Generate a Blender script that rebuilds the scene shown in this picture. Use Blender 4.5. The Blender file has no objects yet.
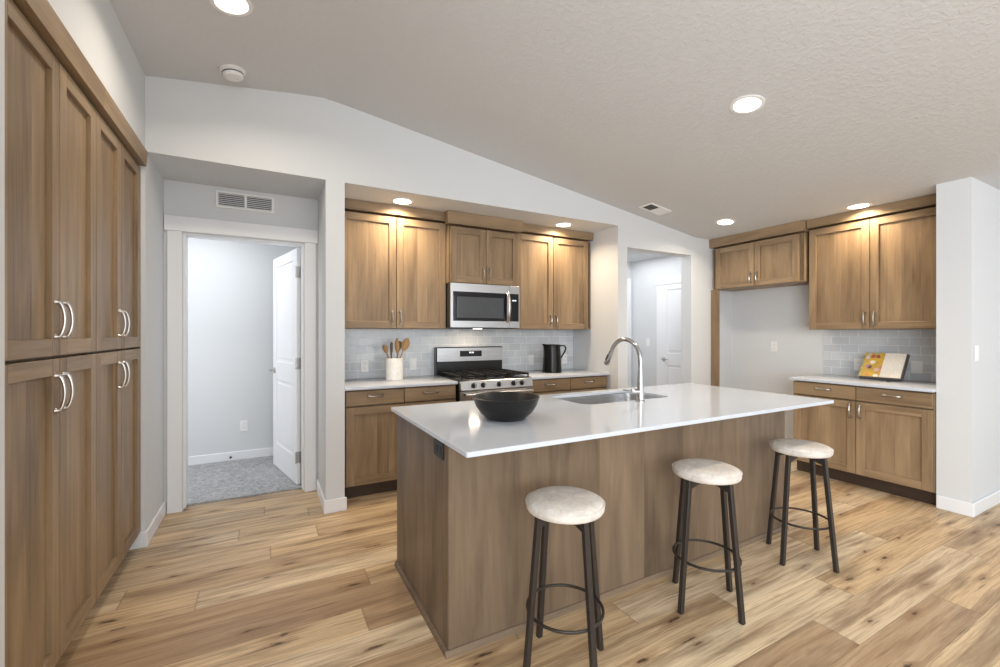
import bpy, bmesh, math, random
from mathutils import Vector, Matrix

S = bpy.context.scene
C = S.collection
R = math.radians
random.seed(4)

# ------------------------------------------------------------------ camera, world, exposure, large lights
CAM_H = 1.345
cam_d = bpy.data.cameras.new('camera')
cam = bpy.data.objects.new('camera', cam_d)
C.objects.link(cam)
cam_d.sensor_width = 36.0
cam_d.lens = 433.0 / 1000.0 * 36.0
cam_d.shift_y = -0.0005
cam_d.clip_start = 0.05
cam.location = (0, 0, CAM_H)
cam.rotation_euler = (R(90), 0, -math.atan(233.0 / 433.0))
S.camera = cam

W = bpy.data.worlds.new('world')
S.world = W
W.use_nodes = True
W.node_tree.nodes['Background'].inputs[0].default_value = (0.80, 0.88, 1.0, 1)
W.node_tree.nodes['Background'].inputs[1].default_value = 1.0

S.view_settings.view_transform = 'Standard'
S.view_settings.look = 'None'
S.view_settings.exposure = 0.0
S.view_settings.gamma = 1.0
S.view_settings.use_curve_mapping = False


def area(name, loc, rot, sx, sy, power, col, spread=math.pi, shape='RECTANGLE'):
    d = bpy.data.lights.new(name, 'AREA')
    d.shape = shape
    d.size = sx
    d.size_y = sy
    d.energy = power
    d.color = col
    d.spread = spread
    o = bpy.data.objects.new(name, d)
    C.objects.link(o)
    o.location = loc
    o.rotation_euler = rot
    return o


LEFT_FILL_X = -0.64  # x of the added left fill lamp
DAY = (0.89, 0.95, 1.0)
NEUTRAL = (0.95, 0.975, 1.0)
WARM = (1.0, 0.80, 0.56)
# daylight lamps for unseen living room windows and the bedroom, plus added fill lamps
area('daylight_rear', (2.2, -4.42, 1.45), (R(90), 0, 0), 5.4, 2.0, 98, DAY)
area('left_fill', (LEFT_FILL_X, -2.2, 1.5), (R(90), 0, R(-90)), 3.2, 2.0, 235, DAY)  # added fill on the solid left wall, brightens faces turned towards it
area('daylight_side', (7.85, -1.5, 1.3), (R(90), 0, R(90)), 4.0, 2.2, 38, DAY)
area('daylight_bedroom', (-1.55, 4.70, 1.35), (R(90), 0, R(-90)), 1.0, 2.2, 14, NEUTRAL)
area('bedroom_ceiling_fill', (-0.62, 4.62, 2.46), (0, 0, 0), 0.7, 0.6, 9, NEUTRAL)  # added fill without a fixture, evens out the bedroom wall
area('hall_ceiling_fill', (4.3, 4.4, 2.47), (0, 0, 0), 1.5, 1.3, 18, NEUTRAL)  # fill lamp added under the hall ceiling, no fixture and no window

# ------------------------------------------------------------------ node helpers


class NT:
    def __init__(s, name):
        s.m = bpy.data.materials.new(name)
        s.m.use_nodes = True
        s.t = s.m.node_tree
        s.b = s.t.nodes['Principled BSDF']

    def n(s, typ, props=None, **ins):
        nd = s.t.nodes.new(typ)
        for k, v in (props or {}).items():
            setattr(nd, k, v)
        for k, v in ins.items():
            key = int(k[1:]) if k[0] == 'i' and k[1:].isdigit() else k.replace('_', ' ')
            s.put(nd.inputs[key], v)
        return nd

    def put(s, sock, v):
        if hasattr(v, 'is_output') or isinstance(v, bpy.types.NodeSocket):
            s.t.links.new(v, sock)
        elif isinstance(v, bpy.types.Node):
            s.t.links.new(v.outputs[0], sock)
        else:
            if isinstance(v, (tuple, list)) and len(v) == 3 and sock.type == 'RGBA':
                v = (*v, 1)
            sock.default_value = v

    def math(s, op, a, b=0.0, c=0.0):
        return s.n('ShaderNodeMath', {'operation': op}, i0=a, i1=b, i2=c).outputs[0]

    def mix(s, f, a, b, mode='MIX'):
        nd = s.t.nodes.new('ShaderNodeMix')
        nd.data_type = 'RGBA'
        nd.blend_type = mode
        s.put(nd.inputs[0], f)
        s.put(nd.inputs[6], a)
        s.put(nd.inputs[7], b)
        return nd.outputs[2]

    def ramp(s, f, *stops, interp='LINEAR'):
        nd = s.t.nodes.new('ShaderNodeValToRGB')
        nd.color_ramp.interpolation = interp
        e = nd.color_ramp.elements
        while len(e) < len(stops):
            e.new(0.5)
        for el, (p, c) in zip(e, stops):
            el.position = p
            el.color = (*c, 1) if len(c) == 3 else c
        s.put(nd.inputs[0], f)
        return nd.outputs[0]

    def rampv(s, f, *stops):
        return s.ramp(f, *[(p, (v, v, v)) for p, v in stops])

    def obj(s):
        return s.n('ShaderNodeTexCoord').outputs['Object']

    def sep(s, v):
        return s.n('ShaderNodeSeparateXYZ', i0=v).outputs

    def comb(s, x, y, z):
        return s.n('ShaderNodeCombineXYZ', i0=x, i1=y, i2=z).outputs[0]

    def noise(s, vec, scale, detail=4.0, rough=0.55, dist=0.0):
        return s.n('ShaderNodeTexNoise', Vector=vec, Scale=scale, Detail=detail, Roughness=rough, Distortion=dist).outputs[0]

    def bump(s, h, strength, dist):
        nd = s.n('ShaderNodeBump', Strength=strength, Distance=dist, Height=h)
        s.t.links.new(nd.outputs[0], s.b.inputs['Normal'])

    def set(s, **kw):
        for k, v in kw.items():
            s.put(s.b.inputs[k.replace('_', ' ')], v)
        return s.m


def srgb(r, g, b):
    def f(c):
        c /= 255.0
        return c / 12.92 if c <= 0.04045 else ((c + 0.055) / 1.055) ** 2.4
    return (f(r), f(g), f(b))


def plain(name, col, rough=0.5, metal=0.0, spec=0.5, var=0.05, **kw):
    t = NT(name)
    v = t.noise(t.obj(), 35.0, 3)
    c2 = tuple(min(1, x * (1 + var)) for x in col)
    c1 = tuple(x * (1 - var) for x in col)
    return t.set(Base_Color=t.ramp(v, (0.3, c1), (0.7, c2)), Roughness=rough, Metallic=metal, Specular_IOR_Level=spec, **kw)


def paint(name, col, rough, bstr, knock=False):
    t = NT(name)
    o = t.obj()
    if knock:
        a = t.noise(o, 34.0, 3, 0.5, 0.6)
        b = t.noise(o, 120.0, 2, 0.5)
        h = t.math('ADD', t.rampv(a, (0.47, 0.0), (0.56, 1.0)), t.math('MULTIPLY', b, 0.25))
        t.bump(h, bstr, 0.003)
    else:
        t.bump(t.noise(o, 90.0, 3, 0.5), bstr, 0.003)
    return t.set(Base_Color=col, Roughness=rough, Specular_IOR_Level=0.3)


def wood(name, dark, light, axis, strip=0.095, strip_amt=0.10, blotch=0.72, rough=0.42):
    """stained wood, grain along 'x' or 'z' of the object; the look shifts from object to object"""
    t = NT(name)
    rnd = t.n('ShaderNodeObjectInfo').outputs['Random']
    x, y, z = t.sep(t.obj())
    off = t.math('MULTIPLY', rnd, 37.0)
    along, across = (z, t.math('ADD', x, y)) if axis == 'z' else (x, t.math('ADD', z, y))
    along = t.math('ADD', along, off)
    across = t.math('ADD', across, t.math('MULTIPLY', rnd, 5.3))
    sid = t.math('FLOOR', t.math('DIVIDE', across, strip))
    sr = t.n('ShaderNodeTexWhiteNoise', {'noise_dimensions': '2D'}, Vector=t.comb(sid, off, 0.0)).outputs[0]
    so = t.math('ADD', along, t.math('MULTIPLY', sr, 9.0))
    fine = t.noise(t.comb(t.math('MULTIPLY', across, 85.0), t.math('MULTIPLY', so, 2.6), off), 1.0, 5, 0.6)
    broad = t.noise(t.comb(t.math('MULTIPLY', across, 8.0), t.math('MULTIPLY', so, 1.3), off), 1.0, 4, 0.55, 0.6)
    v = t.math('ADD', t.math('MULTIPLY', fine, 1.0 - blotch), t.math('MULTIPLY', broad, blotch))
    v = t.math('ADD', v, t.math('MULTIPLY', t.math('SUBTRACT', sr, 0.5), strip_amt))
    v = t.math('ADD', v, t.math('MULTIPLY', t.math('SUBTRACT', rnd, 0.5), 0.07))
    col = t.ramp(v, (0.24, dark), (0.76, light))
    t.bump(fine, 0.05, 0.002)
    return t.set(Base_Color=col, Roughness=t.rampv(fine, (0.2, rough + 0.06), (0.8, rough - 0.05)), Specular_IOR_Level=0.4)


def floor_material():
    t = NT('oak_plank_floor')
    x, y, z = t.sep(t.obj())
    PW, PL = 0.182, 1.52
    yr = t.math('DIVIDE', y, PW)
    row = t.math('FLOOR', yr)
    rh = t.n('ShaderNodeTexWhiteNoise', {'noise_dimensions': '1D'}, W=row).outputs[0]
    xo = t.math('DIVIDE', t.math('ADD', x, t.math('MULTIPLY', rh, 7.0)), PL)
    colid = t.math('FLOOR', xo)
    pr = t.n('ShaderNodeTexWhiteNoise', {'noise_dimensions': '2D'}, Vector=t.comb(row, colid, 0.0))
    rv, rc = pr.outputs[0], t.sep(pr.outputs[1])
    o1 = t.math('MULTIPLY', rc[0], 60.0)
    o2 = t.math('MULTIPLY', rc[1], 60.0)
    gx = t.math('ADD', x, o1)
    gy = t.math('ADD', y, o2)
    warp = t.noise(t.comb(t.math('MULTIPLY', gx, 1.4), t.math('MULTIPLY', gy, 6.0), o1), 1.0, 3, 0.5)
    gyw = t.math('ADD', gy, t.math('MULTIPLY', warp, 0.05))
    fine = t.noise(t.comb(t.math('MULTIPLY', gx, 3.0), t.math('MULTIPLY', gyw, 110.0), o2), 1.0, 5, 0.65)
    mid = t.noise(t.comb(t.math('MULTIPLY', gx, 1.1), t.math('MULTIPLY', gyw, 26.0), o2), 1.0, 6, 0.65)
    big = t.noise(t.comb(t.math('MULTIPLY', gx, 0.9), t.math('MULTIPLY', gyw, 8.0), o1), 1.0, 5, 0.65)
    base = t.ramp(rv, (0.0, srgb(178, 148, 114)), (0.22, srgb(220, 194, 156)), (0.42, srgb(210, 180, 140)),
                  (0.62, srgb(232, 210, 177)), (0.80, srgb(172, 143, 112)), (1.0, srgb(222, 200, 167)))
    c = t.mix(t.math('MULTIPLY', t.rampv(mid, (0.46, 0.0), (0.68, 1.0)), 0.56), base, srgb(136, 101, 68))
    c = t.mix(t.math('MULTIPLY', t.rampv(big, (0.50, 0.0), (0.66, 1.0)), 0.66), c, srgb(122, 96, 72))
    c = t.mix(t.math('MULTIPLY', t.rampv(mid, (0.25, 1.0), (0.42, 0.0)), 0.30), c, srgb(234, 208, 168))
    c = t.mix(t.math('MULTIPLY', t.rampv(fine, (0.48, 0.0), (0.68, 1.0)), 0.50), c, srgb(112, 82, 55))
    # knots with a dark streak around them
    kn = t.n('ShaderNodeTexVoronoi', {'feature': 'F1', 'voronoi_dimensions': '2D'}, Vector=t.comb(t.math('MULTIPLY', gx, 2.2), t.math('MULTIPLY', gyw, 8.5), 0.0), Scale=1.0)
    kd = kn.outputs['Distance']
    kc = t.sep(kn.outputs['Color'])[0]
    keep = t.math('GREATER_THAN', kc, 0.50)
    rag = t.noise(t.comb(t.math('MULTIPLY', gx, 22.0), t.math('MULTIPLY', gyw, 60.0), o1), 1.0, 3, 0.6)
    wob = t.math('ADD', kd, t.math('MULTIPLY', t.math('SUBTRACT', fine, 0.5), 0.22))
    wob = t.math('ADD', wob, t.math('MULTIPLY', t.math('SUBTRACT', rag, 0.5), 0.30))
    wob = t.math('ADD', wob, t.math('MULTIPLY', t.sep(kn.outputs['Color'])[1], 0.06))
    halo = t.math('MULTIPLY', t.rampv(wob, (0.04, 1.0), (0.30, 0.0)), keep)
    core = t.math('MULTIPLY', t.rampv(wob, (0.03, 1.0), (0.10, 0.0)), keep)
    c = t.mix(t.math('MULTIPLY', halo, 0.60), c, srgb(122, 86, 54))
    c = t.mix(t.math('MULTIPLY', core, 0.85), c, srgb(58, 40, 28))
    # thin dark checks along the grain
    chk = t.noise(t.comb(t.math('MULTIPLY', gx, 2.2), t.math('MULTIPLY', gyw, 46.0), o1), 1.0, 3, 0.5)
    c = t.mix(t.math('MULTIPLY', t.rampv(chk, (0.66, 0.0), (0.73, 1.0)), 0.62), c, srgb(80, 56, 38))
    # seams
    fy = t.math('FRACT', yr)
    ey = t.math('MINIMUM', fy, t.math('SUBTRACT', 1.0, fy))
    fx = t.math('FRACT', xo)
    ex = t.math('MINIMUM', fx, t.math('SUBTRACT', 1.0, fx))
    seam = t.math('MAXIMUM', t.rampv(ey, (0.0, 1.0), (0.012, 0.0)), t.rampv(ex, (0.0, 1.0), (0.0012, 0.0)))
    c = t.mix(t.math('MULTIPLY', seam, 0.45), c, srgb(90, 66, 46))
    h = t.math('SUBTRACT', t.math('MULTIPLY', fine, 0.25), seam)
    t.bump(h, 0.18, 0.002)
    return t.set(Base_Color=c, Roughness=t.rampv(fine, (0.2, 0.40), (0.8, 0.50)), Specular_IOR_Level=0.4)


def tile_material():
    t = NT('grey_subway_tile')
    x, y, z = t.sep(t.obj())
    wob = t.noise(t.obj(), 9.0, 2)
    br = t.n('ShaderNodeTexBrick', {'offset': 0.5}, Vector=t.comb(x, z, 0.0), Color1=srgb(197, 201, 206), Color2=srgb(214, 217, 220), Mortar=srgb(236, 236, 235),
             Scale=1.0, Mortar_Size=0.0024, Mortar_Smooth=0.2, Bias=0.0, Brick_Width=0.155, Row_Height=0.078)
    c = t.mix(t.rampv(wob, (0.35, 0.0), (0.7, 0.5)), br.outputs[0], srgb(190, 195, 201))
    h = t.math('SUBTRACT', t.math('MULTIPLY', wob, 1.2), br.outputs[1])
    t.bump(h, 0.35, 0.002)
    return t.set(Base_Color=c, Roughness=t.rampv(br.outputs[1], (0.0, 0.14), (1.0, 0.7)), Specular_IOR_Level=0.5)


def quartz_material():
    t = NT('white_quartz')
    a = t.noise(t.obj(), 240.0, 2)
    b = t.noise(t.obj(), 3.0, 5, 0.6, 1.0)
    c = t.mix(t.rampv(a, (0.55, 0.0), (0.7, 0.25)), srgb(202, 207, 216), srgb(186, 191, 200))
    c = t.mix(t.rampv(b, (0.5, 0.0), (0.75, 0.12)), c, srgb(200, 202, 206))
    return t.set(Base_Color=c, Roughness=0.10, Specular_IOR_Level=0.42)


def carpet_material():
    t = NT('grey_carpet_pile')
    a = t.noise(t.obj(), 170.0, 3, 0.7)
    b = t.noise(t.obj(), 34.0, 4, 0.7)
    v = t.math('ADD', t.math('MULTIPLY', a, 0.55), t.math('MULTIPLY', b, 0.45))
    t.bump(v, 0.9, 0.012)
    return t.set(Base_Color=t.ramp(v, (0.34, srgb(112, 113, 115)), (0.64, srgb(206, 207, 208))), Roughness=0.95, Specular_IOR_Level=0.1)


def fabric_material():
    t = NT('cream_brushed_upholstery')
    o = t.obj()
    a = t.noise(o, 14.0, 6, 0.7, 1.5)
    b = t.noise(o, 300.0, 2)
    v = t.math('ADD', t.math('MULTIPLY', a, 0.8), t.math('MULTIPLY', b, 0.2))
    t.bump(v, 0.15, 0.004)
    return t.set(Base_Color=t.ramp(v, (0.34, srgb(190, 181, 172)), (0.64, srgb(222, 215, 207))), Roughness=0.75, Specular_IOR_Level=0.25)


def steel_material():
    t = NT('brushed_stainless')
    x, y, z = t.sep(t.obj())
    a = t.noise(t.comb(t.math('MULTIPLY', x, 4.0), y, t.math('MULTIPLY', z, 260.0)), 1.0, 3)
    t.bump(a, 0.03, 0.001)
    return t.set(Base_Color=t.ramp(a, (0.3, (0.50, 0.50, 0.51)), (0.7, (0.62, 0.62, 0.63))), Metallic=1.0, Roughness=0.30)


def marble_material():
    t = NT('white_marble_glaze')
    a = t.noise(t.obj(), 14.0, 6, 0.6, 2.0)
    return t.set(Base_Color=t.ramp(a, (0.45, srgb(242, 240, 237)), (0.56, srgb(230, 226, 221)), (0.60, srgb(242, 240, 237))), Roughness=0.35)


def emit(name, col, strength):
    t = NT(name)
    return t.set(Base_Color=(0.9, 0.9, 0.9), Emission_Color=col, Emission_Strength=strength, Roughness=0.5)


def picture_page():
    """a food photograph printed over a whole page"""
    t = NT('printed_food_page')
    o = t.obj()
    wv = t.noise(o, 14.0, 3)
    x, y, z = t.sep(o)
    vo = t.n('ShaderNodeTexVoronoi', {'feature': 'F1', 'voronoi_dimensions': '2D'}, Vector=t.comb(x, z, 0.0), Scale=22.0)
    rr = t.sep(vo.outputs['Color'])
    ring = t.rampv(vo.outputs['Distance'], (0.34, 1.0), (0.50, 0.0))
    blob = t.ramp(rr[0], (0.0, srgb(70, 38, 42)), (0.2, srgb(188, 92, 84)), (0.4, srgb(236, 226, 214)), (0.6, srgb(150, 160, 84)), (0.8, srgb(150, 118, 150)), (1.0, srgb(226, 150, 60)))
    c = t.mix(t.rampv(wv, (0.4, 0.0), (0.6, 1.0)), srgb(214, 172, 62), srgb(190, 150, 60))
    c = t.mix(t.math('MULTIPLY', ring, t.math('GREATER_THAN', rr[1], 0.30)), c, blob)
    return t.set(Base_Color=c, Roughness=0.45)


def text_page():
    t = NT('printed_recipe_page')
    x, y, z = t.sep(t.obj())
    ln = t.math('FRACT', t.math('MULTIPLY', z, 90.0))
    on = t.math('MULTIPLY', t.math('GREATER_THAN', ln, 0.55), t.math('GREATER_THAN', t.noise(t.comb(t.math('MULTIPLY', x, 60.0), 0.0, t.math('FLOOR', t.math('MULTIPLY', z, 90.0))), 1.0, 2), 0.46))
    c = t.mix(t.math('MULTIPLY', on, 0.20), srgb(238, 230, 218), srgb(120, 110, 104))
    return t.set(Base_Color=c, Roughness=0.55)


WALL = paint('wall_paint', srgb(214, 216, 218), 0.7, 0.10)
CEIL = paint('ceiling_paint', srgb(209, 211, 213), 0.8, 0.30, knock=True)
TRIM = plain('white_trim_paint', srgb(234, 235, 238), 0.35, var=0.006)
FLOOR = floor_material()
CARPET = carpet_material()
TILE = tile_material()
QUARTZ = quartz_material()
DK, LT = srgb(105, 85, 64), srgb(169, 143, 111)
WV = wood('stained_maple_vertical', DK, LT, 'z')
WH = wood('stained_maple_horizontal', DK, LT, 'x', 0.2)
IDK, ILT = srgb(84, 69, 55), srgb(140, 119, 97)
WI = wood('weathered_island_veneer', IDK, ILT, 'z', 0.31, 0.14, 0.75)
TOE = wood('shaded_toe_kick_wood', srgb(48, 38, 32), srgb(80, 64, 53), 'x', 0.4)  # shade of the toe recess put into a darker wood colour
WIH = wood('weathered_island_trim', IDK, ILT, 'x', 0.5)
STEEL = steel_material()
NICKEL = plain('satin_nickel', (0.50, 0.475, 0.45), 0.28, 1.0)
CHROME = plain('brushed_chrome', (0.52, 0.52, 0.53), 0.20, 1.0)
BLACK = plain('black_enamel', (0.012, 0.012, 0.013), 0.22)
BLACKGLASS = plain('black_glass', (0.010, 0.010, 0.012), 0.06)
WINDOWGLASS = plain('smoked_oven_window', (0.075, 0.080, 0.088), 0.10)
IRON = plain('cast_iron', (0.009, 0.009, 0.009), 0.55, spec=0.25)
DARKPLASTIC = plain('black_plastic', (0.014, 0.014, 0.015), 0.42)
WHITEPLASTIC = plain('white_plastic', srgb(234, 234, 233), 0.4, var=0.006)
SLOT = plain('dark_slot', (0.03, 0.03, 0.03), 0.6)
GREYSLOT = plain('grey_duct', srgb(96, 98, 104), 0.7)
BRONZE = plain('dark_bronze_metal', srgb(56, 51, 47), 0.42, 0.35)
FABRIC = fabric_material()
MARBLE = marble_material()
BOWLM = plain('charcoal_stoneware', srgb(30, 29, 29), 0.36, spec=0.3)
UTENSIL = wood('oiled_utensil_wood', srgb(120, 88, 50), srgb(186, 146, 96), 'z', 0.5, 0.05, 0.5)
UTENSIL_DARK = wood('dark_utensil_wood', srgb(72, 50, 28), srgb(126, 92, 56), 'z', 0.5, 0.05, 0.5)
PITCHER = plain('black_enamelware', (0.010, 0.0095, 0.0095), 0.24, spec=0.22)
PAGE_PIC = picture_page()
PAGE_TXT = text_page()
PAPER = plain('paper_edges', srgb(222, 212, 196), 0.8)
COVER = plain('book_cover_cloth', srgb(88, 84, 82), 0.7)
LENS = emit('lit_lens', (1.0, 0.93, 0.82), 9.0)
DISPLAY = emit('clock_digits', (0.75, 0.85, 1.0), 1.2)

# ------------------------------------------------------------------ mesh builder


class MB:
    def __init__(s):
        s.v, s.f, s.m, s.sm = [], [], [], []

    def add(s, vs, fs, mat=0, smooth=False):
        b = len(s.v)
        s.v += [tuple(v) for v in vs]
        for f in fs:
            s.f.append([b + i for i in f])
            s.m.append(mat)
            s.sm.append(smooth)
        return s

    def box(s, x0, x1, y0, y1, z0, z1, mat=0):
        vs = [(x, y, z) for z in (z0, z1) for y in (y0, y1) for x in (x0, x1)]
        return s.add(vs, [(0, 2, 3, 1), (4, 5, 7, 6), (0, 1, 5, 4), (2, 6, 7, 3), (0, 4, 6, 2), (1, 3, 7, 5)], mat)

    def hexa(s, bottom, top, mat=0):
        """eight corners: bottom and top loops, both counter-clockwise from above"""
        return s.add(list(bottom) + list(top), [(3, 2, 1, 0), (4, 5, 6, 7), (0, 1, 5, 4), (1, 2, 6, 5), (2, 3, 7, 6), (3, 0, 4, 7)], mat)

    def prism(s, poly, a0, a1, axis, mat=0):
        """polygon extruded along axis: 'y' takes (x,z) points, 'x' takes (y,z), 'z' takes (x,y)"""
        def pt(p, a):
            return {'y': (p[0], a, p[1]), 'x': (a, p[0], p[1]), 'z': (p[0], p[1], a)}[axis]
        n = len(poly)
        vs = [pt(p, a0) for p in poly] + [pt(p, a1) for p in poly]
        fs = [list(range(n))[::-1], list(range(n, 2 * n))] + [(i, (i + 1) % n, n + (i + 1) % n, n + i) for i in range(n)]
        return s.add(vs, fs, mat)

    def lathe(s, prof, c=(0, 0, 0), seg=32, mat=0, closed=False):
        """(r,z) profile turned about z; r=0 ends close with a point"""
        vs, idx = [], []
        for r, z in prof:
            if r < 1e-6:
                idx.append([len(vs)])
                vs.append((c[0], c[1], c[2] + z))
            else:
                idx.append(list(range(len(vs), len(vs) + seg)))
                vs += [(c[0] + r * math.cos(2 * math.pi * k / seg), c[1] + r * math.sin(2 * math.pi * k / seg), c[2] + z) for k in range(seg)]
        fs = []
        pairs = list(zip(idx, idx[1:])) + ([(idx[-1], idx[0])] if closed else [])
        for a, b in pairs:
            for k in range(seg):
                k2 = (k + 1) % seg
                if len(a) == 1 and len(b) == 1:
                    continue
                if len(a) == 1:
                    fs.append((a[0], b[k2], b[k]))
                elif len(b) == 1:
                    fs.append((a[k], a[k2], b[0]))
                else:
                    fs.append((a[k], a[k2], b[k2], b[k]))
        return s.add(vs, fs, mat, True)

    def tube(s, pts, rad, seg=12, mat=0, flat=1.0, closed=False, up=None):
        """swept round (or flattened) bar along points; rad is a number or one per point"""
        P = [Vector(p) for p in pts]
        n = len(P)
        rr = rad if isinstance(rad, (list, tuple)) else [rad] * n
        vs, nrm = [], None
        for i in range(n):
            if closed:
                d = (P[(i + 1) % n] - P[i - 1]).normalized()
            else:
                d = (P[min(i + 1, n - 1)] - P[max(i - 1, 0)]).normalized()
            if nrm is None:
                a = Vector(up) if up else (Vector((0, 0, 1)) if abs(d.z) < 0.9 else Vector((1, 0, 0)))
            else:
                a = nrm
            nrm = (a - d * a.dot(d)).normalized()
            bi = d.cross(nrm)
            for k in range(seg):
                t = 2 * math.pi * k / seg
                vs.append(P[i] + nrm * math.cos(t) * rr[i] + bi * math.sin(t) * rr[i] * flat)
        fs = []
        for i in range(n if closed else n - 1):
            j = (i + 1) % n
            for k in range(seg):
                k2 = (k + 1) % seg
                fs.append((i * seg + k, i * seg + k2, j * seg + k2, j * seg + k))
        if not closed:
            fs.append(list(range(seg))[::-1])
            fs.append([(n - 1) * seg + k for k in range(seg)])
        return s.add(vs, fs, mat, True)

    def mesh(s, name, mats, bevel=0.0, bseg=1, angle=35):
        me = bpy.data.meshes.new(name)
        me.from_pydata(s.v, [], s.f)
        for m in (mats if isinstance(mats, (list, tuple)) else [mats]):
            me.materials.append(m)
        for p, mi, sm in zip(me.polygons, s.m, s.sm):
            p.material_index = mi
            p.use_smooth = sm
        bm = bmesh.new()
        bm.from_mesh(me)
        bmesh.ops.recalc_face_normals(bm, faces=bm.faces)
        if bevel:
            ed = [e for e in bm.edges if len(e.link_faces) == 2 and e.calc_face_angle(0) > R(30)]
            bmesh.ops.bevel(bm, geom=ed, offset=bevel, offset_type='OFFSET', segments=bseg, profile=0.5, affect='EDGES', clamp_overlap=True)
            if bseg > 1:
                for f in bm.faces:
                    f.smooth = True
        bm.to_mesh(me)
        bm.free()
        if any(p.use_smooth for p in me.polygons):
            me.set_sharp_from_angle(angle=R(angle))
        return me

    def build(s, name, mats, parent=None, loc=(0, 0, 0), bevel=0.0, bseg=1, rot=None, angle=35):
        return link(name, s.mesh(name, mats, bevel, bseg, angle), parent, loc, rot)


def link(name, me, parent=None, loc=(0, 0, 0), rot=None):
    o = bpy.data.objects.new(name, me)
    C.objects.link(o)
    o.parent = parent
    o.location = loc
    if rot:
        o.rotation_euler = rot
    return o


def tag(o, label=None, cat=None, group=None, kind=None):
    for k, v in (('label', label), ('category', cat), ('group', group), ('kind', kind)):
        if v:
            o[k] = v
    return o


def thing(name, label, cat, loc=(0, 0, 0), rotz=0.0, group=None, rot=None):
    o = bpy.data.objects.new(name, None)
    o.empty_display_size = 0.1
    C.objects.link(o)
    o.location = loc
    o.rotation_euler = rot if rot else (0, 0, rotz)
    return tag(o, label, cat, group)


def struct(name, mb, mat, label, cat, bevel=0.0):
    return tag(mb.build(name, mat, bevel=bevel), label, cat, kind='structure')


def copy_tree(o, parent=None):
    c = o.copy()
    C.objects.link(c)
    c.parent = parent
    for ch in list(o.children):
        copy_tree(ch, c)
    return c


# ------------------------------------------------------------------ the room
LX, FY, RX = -0.675, 3.457, 5.20        # left wall, front plane of the back wall, right wall
FLAT = 2.488                            # flat ceilings and soffits
RIDGE_X, RIDGE_Z, SLOPE_END = 0.37, 3.100, 4.53
SL = (RIDGE_Z - FLAT) / (SLOPE_END - RIDGE_X)
SLL = 0.130
LEFT_Z = RIDGE_Z - SLL * (RIDGE_X - LX)
TW = 0.14                               # thickness of the back wall's front skin
NOOK_X1, ALC_X0, ALC_X1 = 0.385, 0.52, 3.283
ALC_Y = 4.23
CC_Y0, CC_Y1, CC_X = 1.155, 1.345, 4.54  # stub wall on the right
OP_X0, OP_X1, OP_Z = 3.415, 4.44, 2.270


def ceil_z(x):
    return RIDGE_Z - SLL * (RIDGE_X - x) if x < RIDGE_X else RIDGE_Z - SL * (x - RIDGE_X) if x < SLOPE_END else FLAT


struct('floor', MB().box(-1.6, 8.1, -4.6, 5.5, -0.06, 0.0), FLOOR, 'wide oak plank floor with knots running across the whole room', 'floor')
prof = [(LX - 0.12, LEFT_Z - SLL * 0.12)]
for i in range(13):                      # the taped ridge is a soft bend, not a crease
    t = -1 + i / 6.0
    x = RIDGE_X + 0.22 * t
    prof.append((x, RIDGE_Z - 0.22 * (SL + SLL) / 8 * (1 - abs(t)) ** 2 - (SL * max(0, t) + SLL * max(0, -t)) * 0.22))
prof += [(SLOPE_END, FLAT), (8.0, FLAT), (8.0, FLAT + 0.1), (SLOPE_END, FLAT + 0.1), (RIDGE_X, RIDGE_Z + 0.1), (LX - 0.12, LEFT_Z + 0.08)]
m = MB().prism(prof, -4.6, FY, 'y')
m.sm = [1 < k < 17 for k in range(len(m.f))]
struct('ceiling', m, CEIL, 'vaulted textured white ceiling over the kitchen', 'ceiling')

# back wall skin with the nook, the cabinet alcove and the hall opening cut from it
top = [(5.32, FLAT), (SLOPE_END, FLAT), (RIDGE_X, RIDGE_Z), (LX - 0.12, LEFT_Z - SLL * 0.12)]
m = MB().prism([(LX - 0.12, FLAT), (NOOK_X1, FLAT), (NOOK_X1, 0), (ALC_X0, 0), (ALC_X0, FLAT), (ALC_X1, FLAT), (ALC_X1, 0), (OP_X0, 0), (OP_X0, OP_Z),
                (OP_X1, OP_Z), (OP_X1, 0), (RX, 0), (RX, FLAT)] + top[1:], FY, FY + TW, 'y')
struct('wall_back', m, WALL, 'white back wall with openings for door nook, cabinets and hall', 'wall')
struct('wall_pillar', MB().box(NOOK_X1, ALC_X0, FY + TW, ALC_Y + 0.12, 0, FLAT), WALL, 'narrow white wall between the door nook and the cabinets', 'wall')
struct('wall_alcove', MB().box(ALC_X0, ALC_X1, ALC_Y, ALC_Y + 0.12, 0, FLAT), WALL, 'white wall behind the range and back cabinets', 'wall')
struct('wall_hall_left', MB().box(ALC_X1, OP_X0, FY + TW, 5.26, 0, FLAT), WALL, 'white wall at the right end of the cabinet alcove', 'wall')
struct('ceiling_alcove', MB().box(ALC_X0, ALC_X1, FY + TW, ALC_Y + 0.12, FLAT, FLAT + 0.1), WALL, 'flat soffit over the back cabinets', 'ceiling')
struct('ceiling_nook', MB().box(LX - 0.12, NOOK_X1, FY + TW, 4.14, FLAT, FLAT + 0.1), WALL, 'flat soffit over the door nook', 'ceiling')
DX0, DX1, DZ = -0.56, 0.275, 2.105       # bedroom door opening
m = MB().prism([(LX, 0), (DX0, 0), (DX0, DZ), (DX1, DZ), (DX1, 0), (NOOK_X1, 0), (NOOK_X1, FLAT), (LX, FLAT)], 4.02, 4.14, 'y')
struct('wall_nook', m, WALL, 'white wall around the open bedroom doorway', 'wall')
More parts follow.
